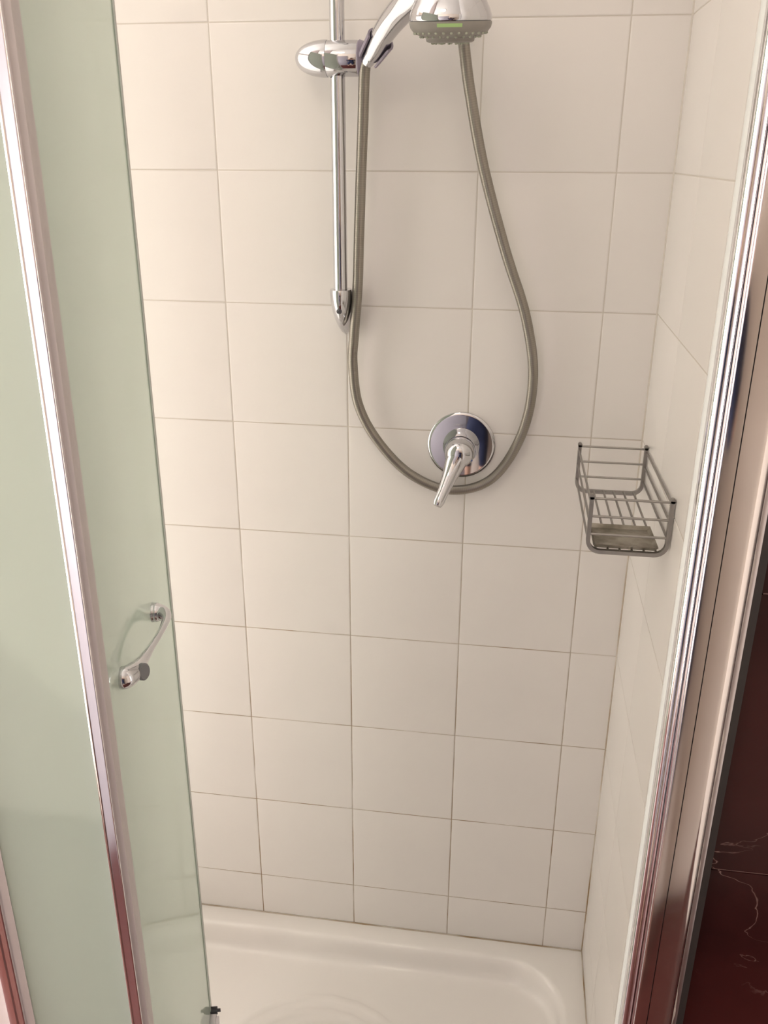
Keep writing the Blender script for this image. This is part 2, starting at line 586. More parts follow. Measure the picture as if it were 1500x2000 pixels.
tray = thing('shower_tray', 'white ceramic shower tray with moulded rings, set below the tiled walls', 'shower tray', (-0.419, -0.35, 0))
TX0, TX1, TY0, TY1 = X_L, X_R, Y_F - 0.004, 0.0
bm = bmesh.new()
loops = []
def rr_loop(ins, z):
    r = max(0.004, 0.118 - (ins - 0.042)) if ins > 0.03 else 0.004 + ins * 0.6
    return [(x, y, z) for x, y in rounded_rect(TX0 + ins, TX1 - ins, TY0 + ins, TY1 - ins, r)]
for ins, z in ((0.0, 0.0), (0.0, 0.117), (0.001, 0.119), (0.003, Z_T), (0.034, Z_T), (0.0375, 0.1197), (0.041, 0.1185),
               (0.0445, 0.1160), (0.0475, 0.1120), (0.0500, 0.1060), (0.0520, 0.0980), (0.0540, 0.0900), (0.0565, 0.0835),
               (0.0605, 0.0780), (0.0660, 0.0742), (0.0730, 0.0722), (0.0820, 0.0714), (0.095, 0.071)):
    loops.append(rr_loop(ins, z))
base = rr_loop(0.095, 0)
TC = (-0.42, -0.352)
angs = [math.atan2(y - TC[1], x - TC[0]) for x, y, _ in base]
rings = [(0.226, 0.0700)]
for r0 in (0.207, 0.176, 0.145, 0.114):
    rings += [(r0 + 0.008, 0.0700), (r0 + 0.004, 0.0712), (r0, 0.0722), (r0 - 0.005, 0.0722), (r0 - 0.009, 0.0712), (r0 - 0.013, 0.0698)]
rings += [(0.06, 0.0685), (0.048, 0.0675)]
for r, z in rings:
    loops.append([(TC[0] + r * math.cos(a), TC[1] + r * math.sin(a), z) for a in angs])
vl = [[bm.verts.new(p) for p in lp] for lp in loops]
n = len(vl[0])
for A, B in zip(vl[:-1], vl[1:]):
    for k in range(n):
        bm.faces.new((A[k], A[(k + 1) % n], B[(k + 1) % n], B[k]))
bm.faces.new(vl[-1])
part('basin', bm, M['tray'], tray, angle=50)
part('drain', lathe([(0.0, 0.0), (0.043, 0.0), (0.043, 0.0035), (0.039, 0.0055), (0.012, 0.0065), (0.0, 0.0065)], (TC[0], TC[1], 0.0672), (0, 0, 1), 36), M['chrome'], tray)
# caulking where the tray meets the back and right walls
bm = bmesh.new()
add_tube(bm, [(-0.9, -0.0008, Z_T), (X_R - 0.001, -0.0008, Z_T)], 0.0015, 6)
add_tube(bm, [(X_R - 0.0008, -0.001, Z_T), (X_R - 0.0008, -0.66, Z_T)], 0.0015, 6)
part('caulk', bm, M['grout'], tray)

# ------------------------------------------------------------------ riser rail with slider
RXc, RYc = -0.400, -0.047
rail = thing('shower_rail', 'vertical chrome shower rail fixed to the white tiled back wall', 'shower rail', (RXc, 0, 1.40))
part('bar', lathe([(0.0105, 1.43), (0.0105, 2.07)], (RXc, RYc, 0), (0, 0, 1), 32), M['chrome'], rail)

def end_bracket(zt, sgn):
    """bullet-shaped foot: cup around the bar, tapering down to a tip on the wall"""
    bm = bmesh.new()
    secs = []
    for h, hw, yf, yb in ((0.000, 0.0165, -0.066, -0.024), (0.004, 0.0172, -0.0675, -0.0185), (0.018, 0.0168, -0.0665, -0.010),
                          (0.034, 0.0152, -0.061, -0.004), (0.048, 0.0128, -0.051, -0.001), (0.060, 0.0098, -0.038, 0.0),
                          (0.070, 0.0062, -0.023, 0.0), (0.076, 0.0025, -0.009, 0.0)):
        cy, ry = (yf + yb) / 2, (yb - yf) / 2
        secs.append([bm.verts.new((RXc + hw * math.cos(a), cy + ry * math.sin(a), zt - sgn * h))
                     for a in (2 * math.pi * k / 28 for k in range(28))])
    for A, B in zip(secs[:-1], secs[1:]):
        for k in range(28):
            bm.faces.new((A[k], A[(k + 1) % 28], B[(k + 1) % 28], B[k]))
    bm.faces.new(secs[0]); bm.faces.new(secs[-1])
    return bm
lb = part('bracket', end_bracket(1.460, 1), M['chrome'], rail, angle=50)
part('screw_cap', lathe([(0.0, 0.0), (0.0042, 0.0), (0.0042, 0.0016), (0.003, 0.0024), (0.0, 0.0024)], (RXc, -0.0615, 1.429), (0, -1, -0.32), 20), M['dark_grey'], lb)
part('bracket', end_bracket(2.055, -1), M['chrome'], rail, angle=50)

SZ, SY = 1.7755, -0.050
slider = part('slider', lathe([(0.0, -0.006), (0.0225, -0.006), (0.0232, -0.0045), (0.0232, 0.043), (0.0222, 0.045), (0.0, 0.045)], (-0.4135, SY, SZ), (1, 0, 0), 44), M['chrome'], rail)
prof = [(0.0, -0.0445)]
for k in range(1, 13):
    t = math.pi / 2 * k / 12
    prof.append((0.0240 * math.sin(t) ** 0.92, -0.0445 * math.cos(t)))
prof += [(0.0238, 0.0015), (0.0, 0.0015)]
part('slider_knob', lathe(prof, (-0.4150, SY, SZ), (1, 0, 0), 44), M['chrome'], slider, angle=50)
part('slider_joint', lathe([(0.0, 0.0), (0.0228, 0.0), (0.0228, 0.0018), (0.0, 0.0018)], (-0.4158, SY, SZ), (1, 0, 0), 40), M['dark_grey'], slider)
# handset holder: flange on the slider plus an open C-shaped cone around the handle
HA = Vector((0.56, -0.53, 0.635)).normalized()       # handle axis at the holder
HP = Vector((-0.3423, -0.078, 1.7836))              # axis point in the holder
bm = bmesh.new()
add_lathe(bm, [(0.0, 0.0), (0.0225, 0.0), (0.0235, 0.002), (0.0215, 0.008), (0.014, 0.013), (0.0, 0.013)], (-0.3695, SY, SZ), (1, 0, 0), 36)
part('holder_flange', bm, M['purple_plastic'], slider)
bm = bmesh.new()
uu, vv = frame_of(HA, Vector((0.0, 0.3, 1.0)))
view = (Vector(CC) - HP).normalized()
aim = math.atan2(view.dot(vv), view.dot(uu)) + 0.05
gap = 0.95
seg = 30
rings_o, rings_i = [], []
for k in range(seg + 1):
    a = aim + gap + (2 * math.pi - 2 * gap) * k / seg
    dirv = uu * math.cos(a) + vv * math.sin(a)
    col = []
    for h, ro, ri in ((-0.017, 0.0155, 0.0128), (0.017, 0.0195, 0.0166)):
        col.append((bm.verts.new(HP + HA * h + dirv * ro), bm.verts.new(HP + HA * h + dirv * ri)))
    rings_o.append(col)
for A, B in zip(rings_o[:-1], rings_o[1:]):
    (a0o, a0i), (a1o, a1i) = A
    (b0o, b0i), (b1o, b1i) = B
    for q in ((a0o, b0o, b1o, a1o), (a0i, a1i, b1i, b0i), (a1o, b1o, b1i, a1i), (a0o, a0i, b0i, b0o)):
        bm.faces.new(q)
for c in (rings_o[0], rings_o[-1]):
    bm.faces.new((c[0][0], c[1][0], c[1][1], c[0][1]))
part('holder_clip', bm, M['purple_plastic'], slider, angle=40)

# ------------------------------------------------------------------ hand shower
HC = Vector((-0.2313, -0.190, 1.8029))              # centre of the head's rim
HX = Vector((0.0, 0.12, -0.99)).normalized()        # spray direction
hs = thing('hand_shower', 'chrome hand shower with grey spray face, hung in the violet holder on the rail', 'hand shower', HC)
path = catmull([HP - HA * 0.012, HP, (-0.3285, -0.0935, 1.8003), (-0.3121, -0.112, 1.8150), (-0.2910, -0.136, 1.8290),
                (-0.2670, -0.160, 1.8420), tuple(HC - HX * 0.046 + Vector((-0.012, 0.004, 0))), tuple(HC - HX * 0.036 + Vector((0.004, 0, 0)))], 8)
npt = len(path)
rk = [0.0112, 0.0130, 0.0150, 0.0165, 0.0178, 0.0190, 0.020, 0.018]
rad = []
for i in range(npt):
    t = i / (npt - 1) * (len(rk) - 1)
    k = min(int(t), len(rk) - 2)
    rad.append(rk[k] + (rk[k + 1] - rk[k]) * (t - k))
part('handle', tube(path, rad, 28), M['chrome'], hs, angle=50)
# chrome shell
part('head_shell', lathe([(0.0, -0.052), (0.016, -0.0505), (0.026, -0.045), (0.0345, -0.035), (0.0415, -0.024), (0.0475, -0.012),
                          (0.0500, -0.005), (0.0503, -0.001), (0.0498, 0.0), (0.0, 0.0)], HC, HX, 56), M['chrome'], hs, angle=40)
part('rim_gap', lathe([(0.0, 0.0), (0.0488, 0.0), (0.0488, 0.0010), (0.0, 0.0010)], HC, HX, 56), M['dark_grey'], hs)
face = part('spray_face', lathe([(0.0, 0.0008), (0.0500, 0.0008), (0.0502, 0.003), (0.0490, 0.0075), (0.0455, 0.0118), (0.0400, 0.0152), (0.0325, 0.0178),
                                 (0.0300, 0.0184), (0.0292, 0.0222), (0.026, 0.0236), (0.0, 0.0240)], HC, HX, 56), M['grey_plastic'], hs, angle=40)
bm = bmesh.new()
U, V = frame_of(HX, Vector((1, 0, 0)))
for cnt, r, h, s in ((30, 0.0437, 0.0128, 0.0017), (24, 0.0362, 0.0166, 0.0016), (16, 0.022, 0.0236, 0.0014), (8, 0.012, 0.0238, 0.0014)):
    for k in range(cnt):
        a = 2 * math.pi * k / cnt
        c = HC + HX * h + (U * math.cos(a) + V * math.sin(a)) * r
        add_lathe(bm, [(s, -0.001), (s, 0.0010), (s * 0.6, 0.0020)], c, HX + (U * math.cos(a) + V * math.sin(a)) * (r * 16), 8)
part('nozzles', bm, M['nozzle'], face)
# little green printed bar on the edge of the spray face, towards the room
bm = bmesh.new()
cols = []
a_mid = math.atan2(Vector((0.06, -1, 0)).dot(V), Vector((0.06, -1, 0)).dot(U))
for k in range(13):
    a = a_mid - 0.30 + 0.60 * k / 12
    dv = U * math.cos(a) + V * math.sin(a)
    cols.append([bm.verts.new(HC + HX * h + dv * r) for r, h in ((0.0498, 0.0030), (0.0506, 0.0030), (0.0497, 0.0068), (0.0489, 0.0068))])
for A, B in zip(cols[:-1], cols[1:]):
    for k in range(4):
        bm.faces.new((A[k], A[(k + 1) % 4], B[(k + 1) % 4], B[k]))
bm.faces.new(cols[0]); bm.faces.new(cols[-1][::-1])
part('green_bar', bm, M['green'], face)['label'] = 'small green bar'
# chrome cone nut at the lower end of the handle
part('hose_nut', lathe([(0.0, 0.0), (0.0086, 0.0), (0.0092, 0.003), (0.0092, 0.013), (0.0, 0.013)], HP - HA * 0.023, HA, 24), M['chrome'], hs)

# ------------------------------------------------------------------ hose and wall outlet
hose_pts = [tuple(HP - HA * 0.018), tuple(HP - HA * 0.028), (-0.3610, -0.0575, 1.7380), (-0.3632, -0.0525, 1.6999), (-0.3672, -0.047, 1.6321), (-0.3709, -0.046, 1.5464),
            (-0.3740, -0.046, 1.4637), (-0.3810, -0.040, 1.3919), (-0.3855, -0.030, 1.3417), (-0.3779, -0.024, 1.2731), (-0.3472, -0.020, 1.2123),
            (-0.2929, -0.016, 1.1555), (-0.2235, -0.014, 1.1295), (-0.1562, -0.014, 1.1535), (-0.1122, -0.016, 1.2315), (-0.0997, -0.020, 1.3256),
            (-0.1169, -0.026, 1.4218), (-0.1532, -0.032, 1.5197), (-0.1899, -0.040, 1.6330), (-0.2134, -0.045, 1.7325), (-0.2258, -0.047, 1.8018)]
o = finish('shower_hose', tube(catmull(hose_pts, 14), 0.0079, 16, uv=True), M['hose'])
tag(o, 'ribbed grey metal shower hose hanging in a long loop on the back wall', 'hose')
ob = thing('wall_outlet', 'chrome hose outlet on the back wall, hidden behind the spray head', 'outlet', (-0.229, 0, 1.815))
part('rosette', lathe([(0.0, 0.0), (0.026, 0.0), (0.026, 0.003), (0.020, 0.008), (0.0, 0.008)], (-0.229, 0.0, 1.832), (0, -1, 0), 32), M['chrome'], ob)
part('elbow', tube(catmull([(-0.229, -0.004, 1.832), (-0.229, -0.030, 1.832), (-0.2285, -0.046, 1.824), (-0.227, -0.047, 1.800)], 6), 0.0098, 18), M['chrome'], ob)

# ------------------------------------------------------------------ mixer
MX, MZ = -0.209, 1.206
mixer = thing('shower_mixer', 'chrome single-lever shower mixer with round wall plate, inside the hose loop', 'mixer tap', (MX, 0, MZ))
part('wall_plate', lathe([(0.0, 0.0), (0.0555, 0.0), (0.0560, 0.002), (0.0555, 0.0042), (0.0530, 0.0058), (0.0510, 0.0062), (0.0, 0.0066)], (MX, 0.0, MZ), (0, -1, 0), 72), M['chrome'], mixer, angle=30)
part('collar', lathe([(0.0, 0.006), (0.0300, 0.006), (0.0300, 0.010), (0.0278, 0.014), (0.0258, 0.026), (0.0252, 0.034), (0.0, 0.034)], (MX, 0.0, MZ), (0, -1, 0), 56), M['chrome'], mixer, angle=40)
part('joint_ring', lathe([(0.0, 0.033), (0.0238, 0.033), (0.0238, 0.0362), (0.0, 0.0362)], (MX, 0.0, MZ), (0, -1, 0), 48), M['dark_grey'], mixer)
LA = Vector((-0.38, 0, -0.92)).normalized()          # lever direction in the wall plane
bm = bmesh.new()
add_lathe(bm, [(0.0, 0.036), (0.0243, 0.036), (0.0248, 0.040), (0.0238, 0.050), (0.0205, 0.058), (0.0150, 0.0640), (0.0075, 0.0668), (0.0, 0.0674)], (MX, 0.0, MZ), (0, -1, 0), 48)
cap = part('cap', bm, M['chrome'], mixer, angle=50)
c0 = Vector((MX, -0.050, MZ)) - LA * 0.004
lp = catmull([c0, Vector((MX, -0.058, MZ)) + LA * 0.016, Vector((MX, -0.071, MZ)) + LA * 0.034, Vector((MX, -0.088, MZ)) + LA * 0.054, Vector((MX, -0.1000, MZ)) + LA * 0.070, Vector((MX, -0.1045, MZ)) + LA * 0.0765], 6)
rk = [0.0195, 0.0170, 0.0125, 0.0095, 0.0092, 0.0066]
rad, sq = [], []
for i in range(len(lp)):
    t = i / (len(lp) - 1) * (len(rk) - 1)
    k = min(int(t), len(rk) - 2)
    rad.append(rk[k] + (rk[k + 1] - rk[k]) * (t - k))
    sq.append((1.0, 0.82))
part('lever', tube(lp, rad, 24, hint=Vector((0.92, 0, -0.38)), squash=sq), M['chrome'], mixer, angle=60)
side = Vector((0.92, 0, -0.38))
mk = Vector((MX, -0.0555, MZ)) + side * 0.0195 + LA * 0.004
part('warm_mark', lathe([(0.0, -0.002), (0.0016, -0.002), (0.0016, 0.0024), (0.0, 0.0024)], mk + Vector((-0.002, 0, -0.001)), (0.55, -0.8, -0.1), 14), M['red_dot'], cap)
part('cold_mark', lathe([(0.0, -0.002), (0.0016, -0.002), (0.0016, 0.0024), (0.0, 0.0024)], mk + Vector((0.0028, 0.0022, 0.0025)), (0.55, -0.8, -0.1), 14), M['blue_dot'], cap)

# ------------------------------------------------------------------ wire caddy on the right wall
CX0, CX1 = -0.025, 0.0795
CY0, CY1 = -0.074, -0.330
caddy = thing('wire_caddy', 'dull grey wire shower caddy on the right wall with a soap plate', 'shower caddy', ((CX0 + CX1) / 2, (CY0 + CY1) / 2, 1.16))
def zoff(y):
    return 1.1615 + (CY0 - y) / (CY0 - CY1) * 0.012
def u_strap(yc):
    bm = bmesh.new()
    zb, zt, r, th, hw = zoff(yc) - 0.001, zoff(yc) + 0.077, 0.018, 0.0052, 0.0032
    line = [(CX0, zt)] + [(CX0 + r - r * math.cos(math.radians(a)), zb + r - r * math.sin(math.radians(a))) for a in range(0, 91, 15)]
    line += [(CX1 - r + r * math.sin(math.radians(a)), zb + r - r * math.cos(math.radians(a))) for a in range(0, 91, 15)] + [(CX1, zt)]
    secs = []
    for i, (x, z) in enumerate(line):
        a = line[max(i - 1, 0)]; b = line[min(i + 1, len(line) - 1)]
        tx, tz = b[0] - a[0], b[1] - a[1]
        L = math.hypot(tx, tz)
        nx_, nz_ = -tz / L, tx / L          # points inwards
        secs.append([bm.verts.new((x + nx_ * s * th, yc + d * hw, z + nz_ * s * th)) for s, d in ((0, -1), (1, -1), (1, 1), (0, 1))])
    for A, B in zip(secs[:-1], secs[1:]):
        for k in range(4):
            bm.faces.new((A[k], A[(k + 1) % 4], B[(k + 1) % 4], B[k]))
    bm.faces.new(secs[0]); bm.faces.new(secs[-1])
    for x in (CX0 + 0.0026, CX1 - 0.0026):      # rounded ears on top of the posts
        add_lathe(bm, [(0.0, -0.0032), (0.0034, -0.0032), (0.0034, 0.0032), (0.0, 0.0032)], (x, yc, zt), (0, 1, 0), 16)
    return bm
for yc in (CY0, CY1):
    part('end_frame', u_strap(yc), M['zinc'], caddy, angle=40)
    for h in (0.0745, 0.0500, 0.0255):
        part('rod', tube([(CX0, yc, zoff(yc) + h), (CX1, yc, zoff(yc) + h)], 0.00165, 8), M['zinc'], caddy)
for x in (CX0 + 0.0015, CX1 - 0.0015):
    for h in (0.0700, 0.0455, 0.0210):
        part('rod', tube([(x, CY0, zoff(CY0) + h), (x, CY1, zoff(CY1) + h)], 0.00165, 8), M['zinc'], caddy)
for k in range(6):
    x = CX0 + 0.014 + k * 0.0153
    part('rod', tube([(x, CY0, zoff(CY0) + 0.003), (x, CY1, zoff(CY1) + 0.003)], 0.00165, 8), M['zinc'], caddy)
# soap plate with a shallow lip
def plate_mat():
    mt, nt, b = new_mat('worn_soap_plate')
    b.inputs['Metallic'].default_value = 0.55
    b.inputs['Roughness'].default_value = 0.45
    tc = nt.nodes.new('ShaderNodeTexCoord')
    nz = nt.nodes.new('ShaderNodeTexNoise')
    nz.inputs['Scale'].default_value = 38.0
    nz.inputs['Detail'].default_value = 6
    nt.links.new(tc.outputs['Object'], nz.inputs['Vector'])
    cr = nt.nodes.new('ShaderNodeValToRGB')
    e = cr.color_ramp.elements
    e[0].position, e[0].color = 0.35, (0.17, 0.15, 0.115, 1)
    e[1].position, e[1].color = 0.65, (0.36, 0.33, 0.28, 1)
    nt.links.new(nz.outputs['Fac'], cr.inputs['Fac'])
    nt.links.new(cr.outputs['Color'], b.inputs['Base Color'])
    return mt
M['plate'] = plate_mat()
bm = bmesh.new()
pz = zoff(-0.28) + 0.0052
pv = []
for ins, z in ((0.0, 0.005), (0.004, 0.0), ):
    pv.append([(CX0 + 0.010 + ins, -0.3265 + ins, z), (CX1 - 0.012 - ins, -0.3265 + ins, z), (CX1 - 0.012 - ins, -0.246 - ins, z), (CX0 + 0.010 + ins, -0.246 - ins, z)])
top = [[bm.verts.new((x, y, pz + z + (-0.28 - y) * 0.047)) for x, y, z in lp_] for lp_ in pv]
bot = [[bm.verts.new((x, y, pz + z - 0.0013 + (-0.28 - y) * 0.047)) for x, y, z in lp_] for lp_ in pv]
for k in range(4):
    j = (k + 1) % 4
    bm.faces.new((top[0][k], top[0][j], top[1][j], top[1][k]))
    bm.faces.new((bot[0][k], bot[1][k], bot[1][j], bot[0][j]))
    bm.faces.new((top[0][k], bot[0][k], bot[0][j], top[0][j]))
bm.faces.new(top[1]); bm.faces.new(bot[1][::-1])
part('soap_plate', bm, M['plate'], caddy, smooth=False)['label'] = 'worn brownish soap plate'

# ------------------------------------------------------------------ right frame post
FZ0, FZ1 = Z_T + 0.0005, 2.02
post = thing('door_frame_post', 'tall polished metal frame post between the shower opening and red marble wall', 'frame post', (0.05, -0.705, Z_T))
part('door_seal', extrude_xy([(0.0208, -0.6985), (0.0220, -0.7005), (0.0262, -0.7005), (0.0262, -0.690), (0.0208, -0.690)], FZ0, FZ1), M['pale_seal'], post)
part('rounded_stile', extrude_xy([(0.0225, -0.688)] + arc(0.0278, -0.7085, 0.0053, 180, 350, 12) + [(0.0335, -0.688)], FZ0, FZ1), M['alu'], post, angle=50)
part('inner_profile', extrude_xy([(0.0322, -0.686), (0.0322, -0.7215)] + arc(0.0337, -0.7235, 0.0015, 180, 270, 4) + [(0.0447, -0.7250), (0.0447, -0.686)], FZ0, FZ1), M['alu'], post, angle=50)
part('seam', extrude_xy([(0.0447, -0.686), (0.0447, -0.7215), (0.0455, -0.7215), (0.0455, -0.686)], FZ0, FZ1), M['dark_rubber'], post)
part('outer_profile', extrude_xy([(0.0455, -0.686), (0.0455, -0.7252)] + arc(0.0605, -0.7132, 0.012, -90, -3, 10) + [(0.0722, -0.686)], FZ0, FZ1), M['alu'], post, angle=50)
part('wall_flange', extrude_xy([(0.0722, -0.686), (0.0722, -0.7090), (0.0760, -0.7100), (0.0787, -0.7085), (0.0787, -0.686)], FZ0, FZ1), M['alu_satin'], post, angle=50)
part('gasket', extrude_xy([(0.0787, -0.686), (0.0787, -0.7055), (0.0870, -0.7035), (0.0870, -0.7003), (0.0800, -0.7000), (0.0800, -0.686)], FZ0, FZ1), M['dark_rubber'], post)
# ragged silicone bead on the flange
bm = bmesh.new()
rnd = random.Random(3)
bp_, br_ = [], []
for k in range(150):
    z = 0.14 + k * 0.0124
    lump = max(0.0, math.sin(k * 0.37) * math.sin(k * 0.113 + 1.0) + rnd.uniform(-0.5, 0.4))
    bp_.append((0.0738 + rnd.uniform(-0.0003, 0.0003), -0.7092, z))
    br_.append(0.0005 + 0.0018 * lump)
add_tube(bm, bp_, br_, 6)
part('silicone_bead', bm, M['silicone'], post)

# ------------------------------------------------------------------ fixed glass panel on the left
fix = thing('fixed_glass_panel', 'narrow fixed frosted glass panel at the left between two metal posts', 'glass panel', (-0.60, -0.70, Z_T))
part('glass', box(-0.672, -0.529, -0.7065, -0.7005, FZ0 + 0.01, 1.98, 0.0008, 1), M['glass'], fix, smooth=False)
part('wall_jamb', extrude_xy([(-0.695, -0.688), (-0.695, -0.7100)] + arc(-0.6935, -0.7120, 0.0015, 180, 270, 3) + [(-0.6835, -0.7145), (-0.6830, -0.7125), (-0.6765, -0.7125)] + arc(-0.6760, -0.7110, 0.0015, 270, 360, 3) + [(-0.6745, -0.688)], FZ0, FZ1), M['alu'], fix, angle=50)
part('glazing_seal', extrude_xy([(-0.6745, -0.690), (-0.6745, -0.7090), (-0.6640, -0.7075), (-0.6640, -0.7067), (-0.6735, -0.7067), (-0.6735, -0.690)], FZ0, FZ1), M['seal'], fix)
part('hinge_post', extrude_xy([(-0.5320, -0.690), (-0.5320, -0.7145)] + arc(-0.5312, -0.7155, 0.0008, 180, 270, 3) + [(-0.5300, -0.7163), (-0.5297, -0.7145), (-0.5215, -0.7140)] + arc(-0.5212, -0.7128, 0.0012, 270, 360, 3) + [(-0.5200, -0.690)], FZ0, FZ1), M['alu'], fix, angle=50)
part('bottom_rail', box(-0.6745, -0.532, -0.712, -0.695, FZ0, FZ0 + 0.028, 0.002), M['alu'], fix)
part('top_rail', box(-0.6745, -0.532, -0.712, -0.695, 1.975, FZ1, 0.002), M['alu'], fix)

side = thing('added_side_panel', 'unseen frosted glass side panel, added to pass soft light in from the left', 'glass panel', (X_L, -0.35, Z_T))  # added unseen panel: spreads window light over the left of the shower
part('glass', box(X_L + 0.010, X_L + 0.016, -0.64, -0.012, FZ0 + 0.02, 1.98, 0.0008, 1), M['added_side_glass'], side, smooth=False)
part('wall_profile', box(X_L + 0.002, X_L + 0.024, -0.020, -0.0002, FZ0, FZ1, 0.002), M['alu'], side)
part('bottom_rail', box(X_L + 0.003, X_L + 0.023, -0.639, -0.020, FZ0, FZ0 + 0.028, 0.002), M['alu'], side)
part('top_rail', box(X_L + 0.003, X_L + 0.023, -0.639, -0.020, 1.975, FZ1, 0.002), M['alu'], side)

# ------------------------------------------------------------------ glass door, swung into the shower
DH = Vector((-0.533, -0.695, 0))
DF = Vector((-0.6281, -0.270, 0))
DD = (DF - DH).normalized()
DN = Vector((DD.y, -DD.x, 0))            # towards the opening
DL = (DF - DH).length
door = thing('shower_door', 'frosted green glass shower door swung inwards, with a chrome bow handle', 'shower door', (DH.x, DH.y, Z_T))
def dpt(s, nn, z):
    p = DH + DD * s + DN * nn
    return Vector((p.x, p.y, z))
def door_box(s0, s1, n0, n1, z0, z1, bevel=0.0):
    bm = bmesh.new()
    vs = [bm.verts.new(dpt(s, nn, z)) for s in (s0, s1) for nn in (n0, n1) for z in (z0, z1)]
    for q in ((0, 1, 3, 2), (4, 6, 7, 5), (0, 4, 5, 1), (2, 3, 7, 6), (0, 2, 6, 4), (1, 5, 7, 3)):
        bm.faces.new([vs[i] for i in q])
    if bevel:
        bmesh.ops.bevel(bm, geom=list(bm.edges), offset=bevel, segments=2, affect='EDGES')
    return bm
DZ0, DZ1 = 0.140, 1.985
part('glass', door_box(0.004, DL - 0.003, -0.003, 0.003, DZ0, DZ1, 0.0007), M['glass'], door, smooth=False)
part('edge_seal', door_box(DL - 0.0032, DL + 0.0012, -0.0042, 0.0042, DZ0, DZ1, 0.001), M['seal'], door)
M['clear_strip'] = simple('teal_grey_strip', (0.40, 0.46, 0.42), 0.3, 0, 0.05, 20.0)
part('magnet_strip', door_box(DL - 0.0135, DL - 0.0032, 0.0030, 0.0042, DZ0 + 0.02, DZ1, 0.0004), M['clear_strip'], door)
part('hinge_seal', extrude_xy([(-0.5200, -0.692), (-0.5200, -0.7090), (-0.5150, -0.7075), (-0.5142, -0.7050), (-0.5165, -0.692)], FZ0 + 0.02, 1.985), M['seal'], door, angle=50)
part('bottom_rail', door_box(0.03, DL - 0.012, -0.0095, 0.0195, DZ0 - 0.012, DZ0 + 0.018, 0.005), M['alu_satin'], door)
part('rail_cap', door_box(DL - 0.0125, DL - 0.002, -0.0105, 0.0215, DZ0 + 0.006, DZ0 + 0.026, 0.006), M['dark_grey'], door)
# bow handle, lying across the glass
S1, S2, HZ1, HZ2 = 0.098, 0.292, 1.100, 1.078
def hp(t, nn):
    return dpt(S1 + (S2 - S1) * t, nn, HZ1 + (HZ2 - HZ1) * t)
lp = catmull([hp(-0.01, 0.001), hp(0.0, 0.008), hp(0.07, 0.0145), hp(0.20, 0.0185), hp(0.42, 0.0225), hp(0.66, 0.026), hp(0.86, 0.026), hp(0.97, 0.020), hp(1.0, 0.010), hp(1.005, 0.001)], 6)
rk = [0.0128, 0.0132, 0.0118, 0.0072, 0.0044, 0.0042, 0.0056, 0.0095, 0.0130, 0.0138]
rad = []
for i in range(len(lp)):
    t = i / (len(lp) - 1) * (len(rk) - 1)
    k = min(int(t), len(rk) - 2)
    rad.append(rk[k] + (rk[k + 1] - rk[k]) * (t - k))
hd = part('handle', tube(lp, rad, 22, hint=Vector((0, 0, 1))), M['chrome'], door, angle=60)
cd = hp(0.065, 0.0262)
bm = lathe([(0.0, -0.004), (0.0100, -0.004), (0.0100, 0.0010), (0.0088, 0.0020), (0.0, 0.0022)], cd, DN + Vector((0, -0.40, 0.15)), 28)
bmesh.ops.translate(bm, verts=bm.verts, vec=-Vector(door.location))
finish('handle_disc', bm, simple('mid_grey_plastic', (0.17, 0.17, 0.185), 0.35, 0, 0.08, 60.0), hd)['label'] = 'dark grey disc'

# ------------------------------------------------------------------ ceiling lamp
LX, LY = -0.52, -1.08
lamp = thing('ceiling_lamp', 'round opal ceiling lamp above the space in front of the shower', 'lamp', (LX, LY, Z_C))
part('lamp_base', lathe([(0.0, 0.0), (0.13, 0.0), (0.13, 0.018), (0.0, 0.018)], (LX, LY, Z_C), (0, 0, -1), 40), M['white_frame'], lamp)
prof = [(0.120, 0.0185)]
for k in range(1, 10):
    t = math.pi / 2 * k / 9
    prof.append((0.120 * math.cos(t), 0.0185 + 0.055 * math.sin(t)))
prof[-1] = (0.0, 0.0735)
part('opal_shade', lathe(prof, (LX, LY, Z_C), (0, 0, -1), 40), M['lamp'], lamp)

# ------------------------------------------------------------------ the person taking the photograph (seen mirrored in the chrome)
M['navy'] = simple('navy_cotton', (0.010, 0.014, 0.045), 0.85, 0, 0.15, 40.0, 0.2)
M['skin'] = simple('skin', (0.55, 0.33, 0.24), 0.5, 0, 0.05, 20.0)
M['hair'] = simple('dark_brown_hair', (0.035, 0.022, 0.015), 0.6, 0, 0.3, 80.0, 0.5)
M['phone'] = simple('black_phone', (0.015, 0.015, 0.017), 0.25, 0, 0.1, 30.0)
PX, PY = -0.085, -1.61
fw = Vector(CR[2]); rt = Vector(CR[0]); dn = Vector(CR[1])
ph = Vector(CC) - fw * 0.012 + dn * 0.045                  # phone centre, lens at the camera position
bm = box(-0.034, 0.034, -0.004, 0.004, -0.069, 0.069, 0.003)
bmesh.ops.transform(bm, matrix=Matrix((( rt.x, fw.x, -dn.x, ph.x), (rt.y, fw.y, -dn.y, ph.y), (rt.z, fw.z, -dn.z, ph.z), (0, 0, 0, 1))), verts=bm.verts)
tag(finish('phone', bm, M['phone']), 'black phone held upright in both hands by the person in navy', 'phone')

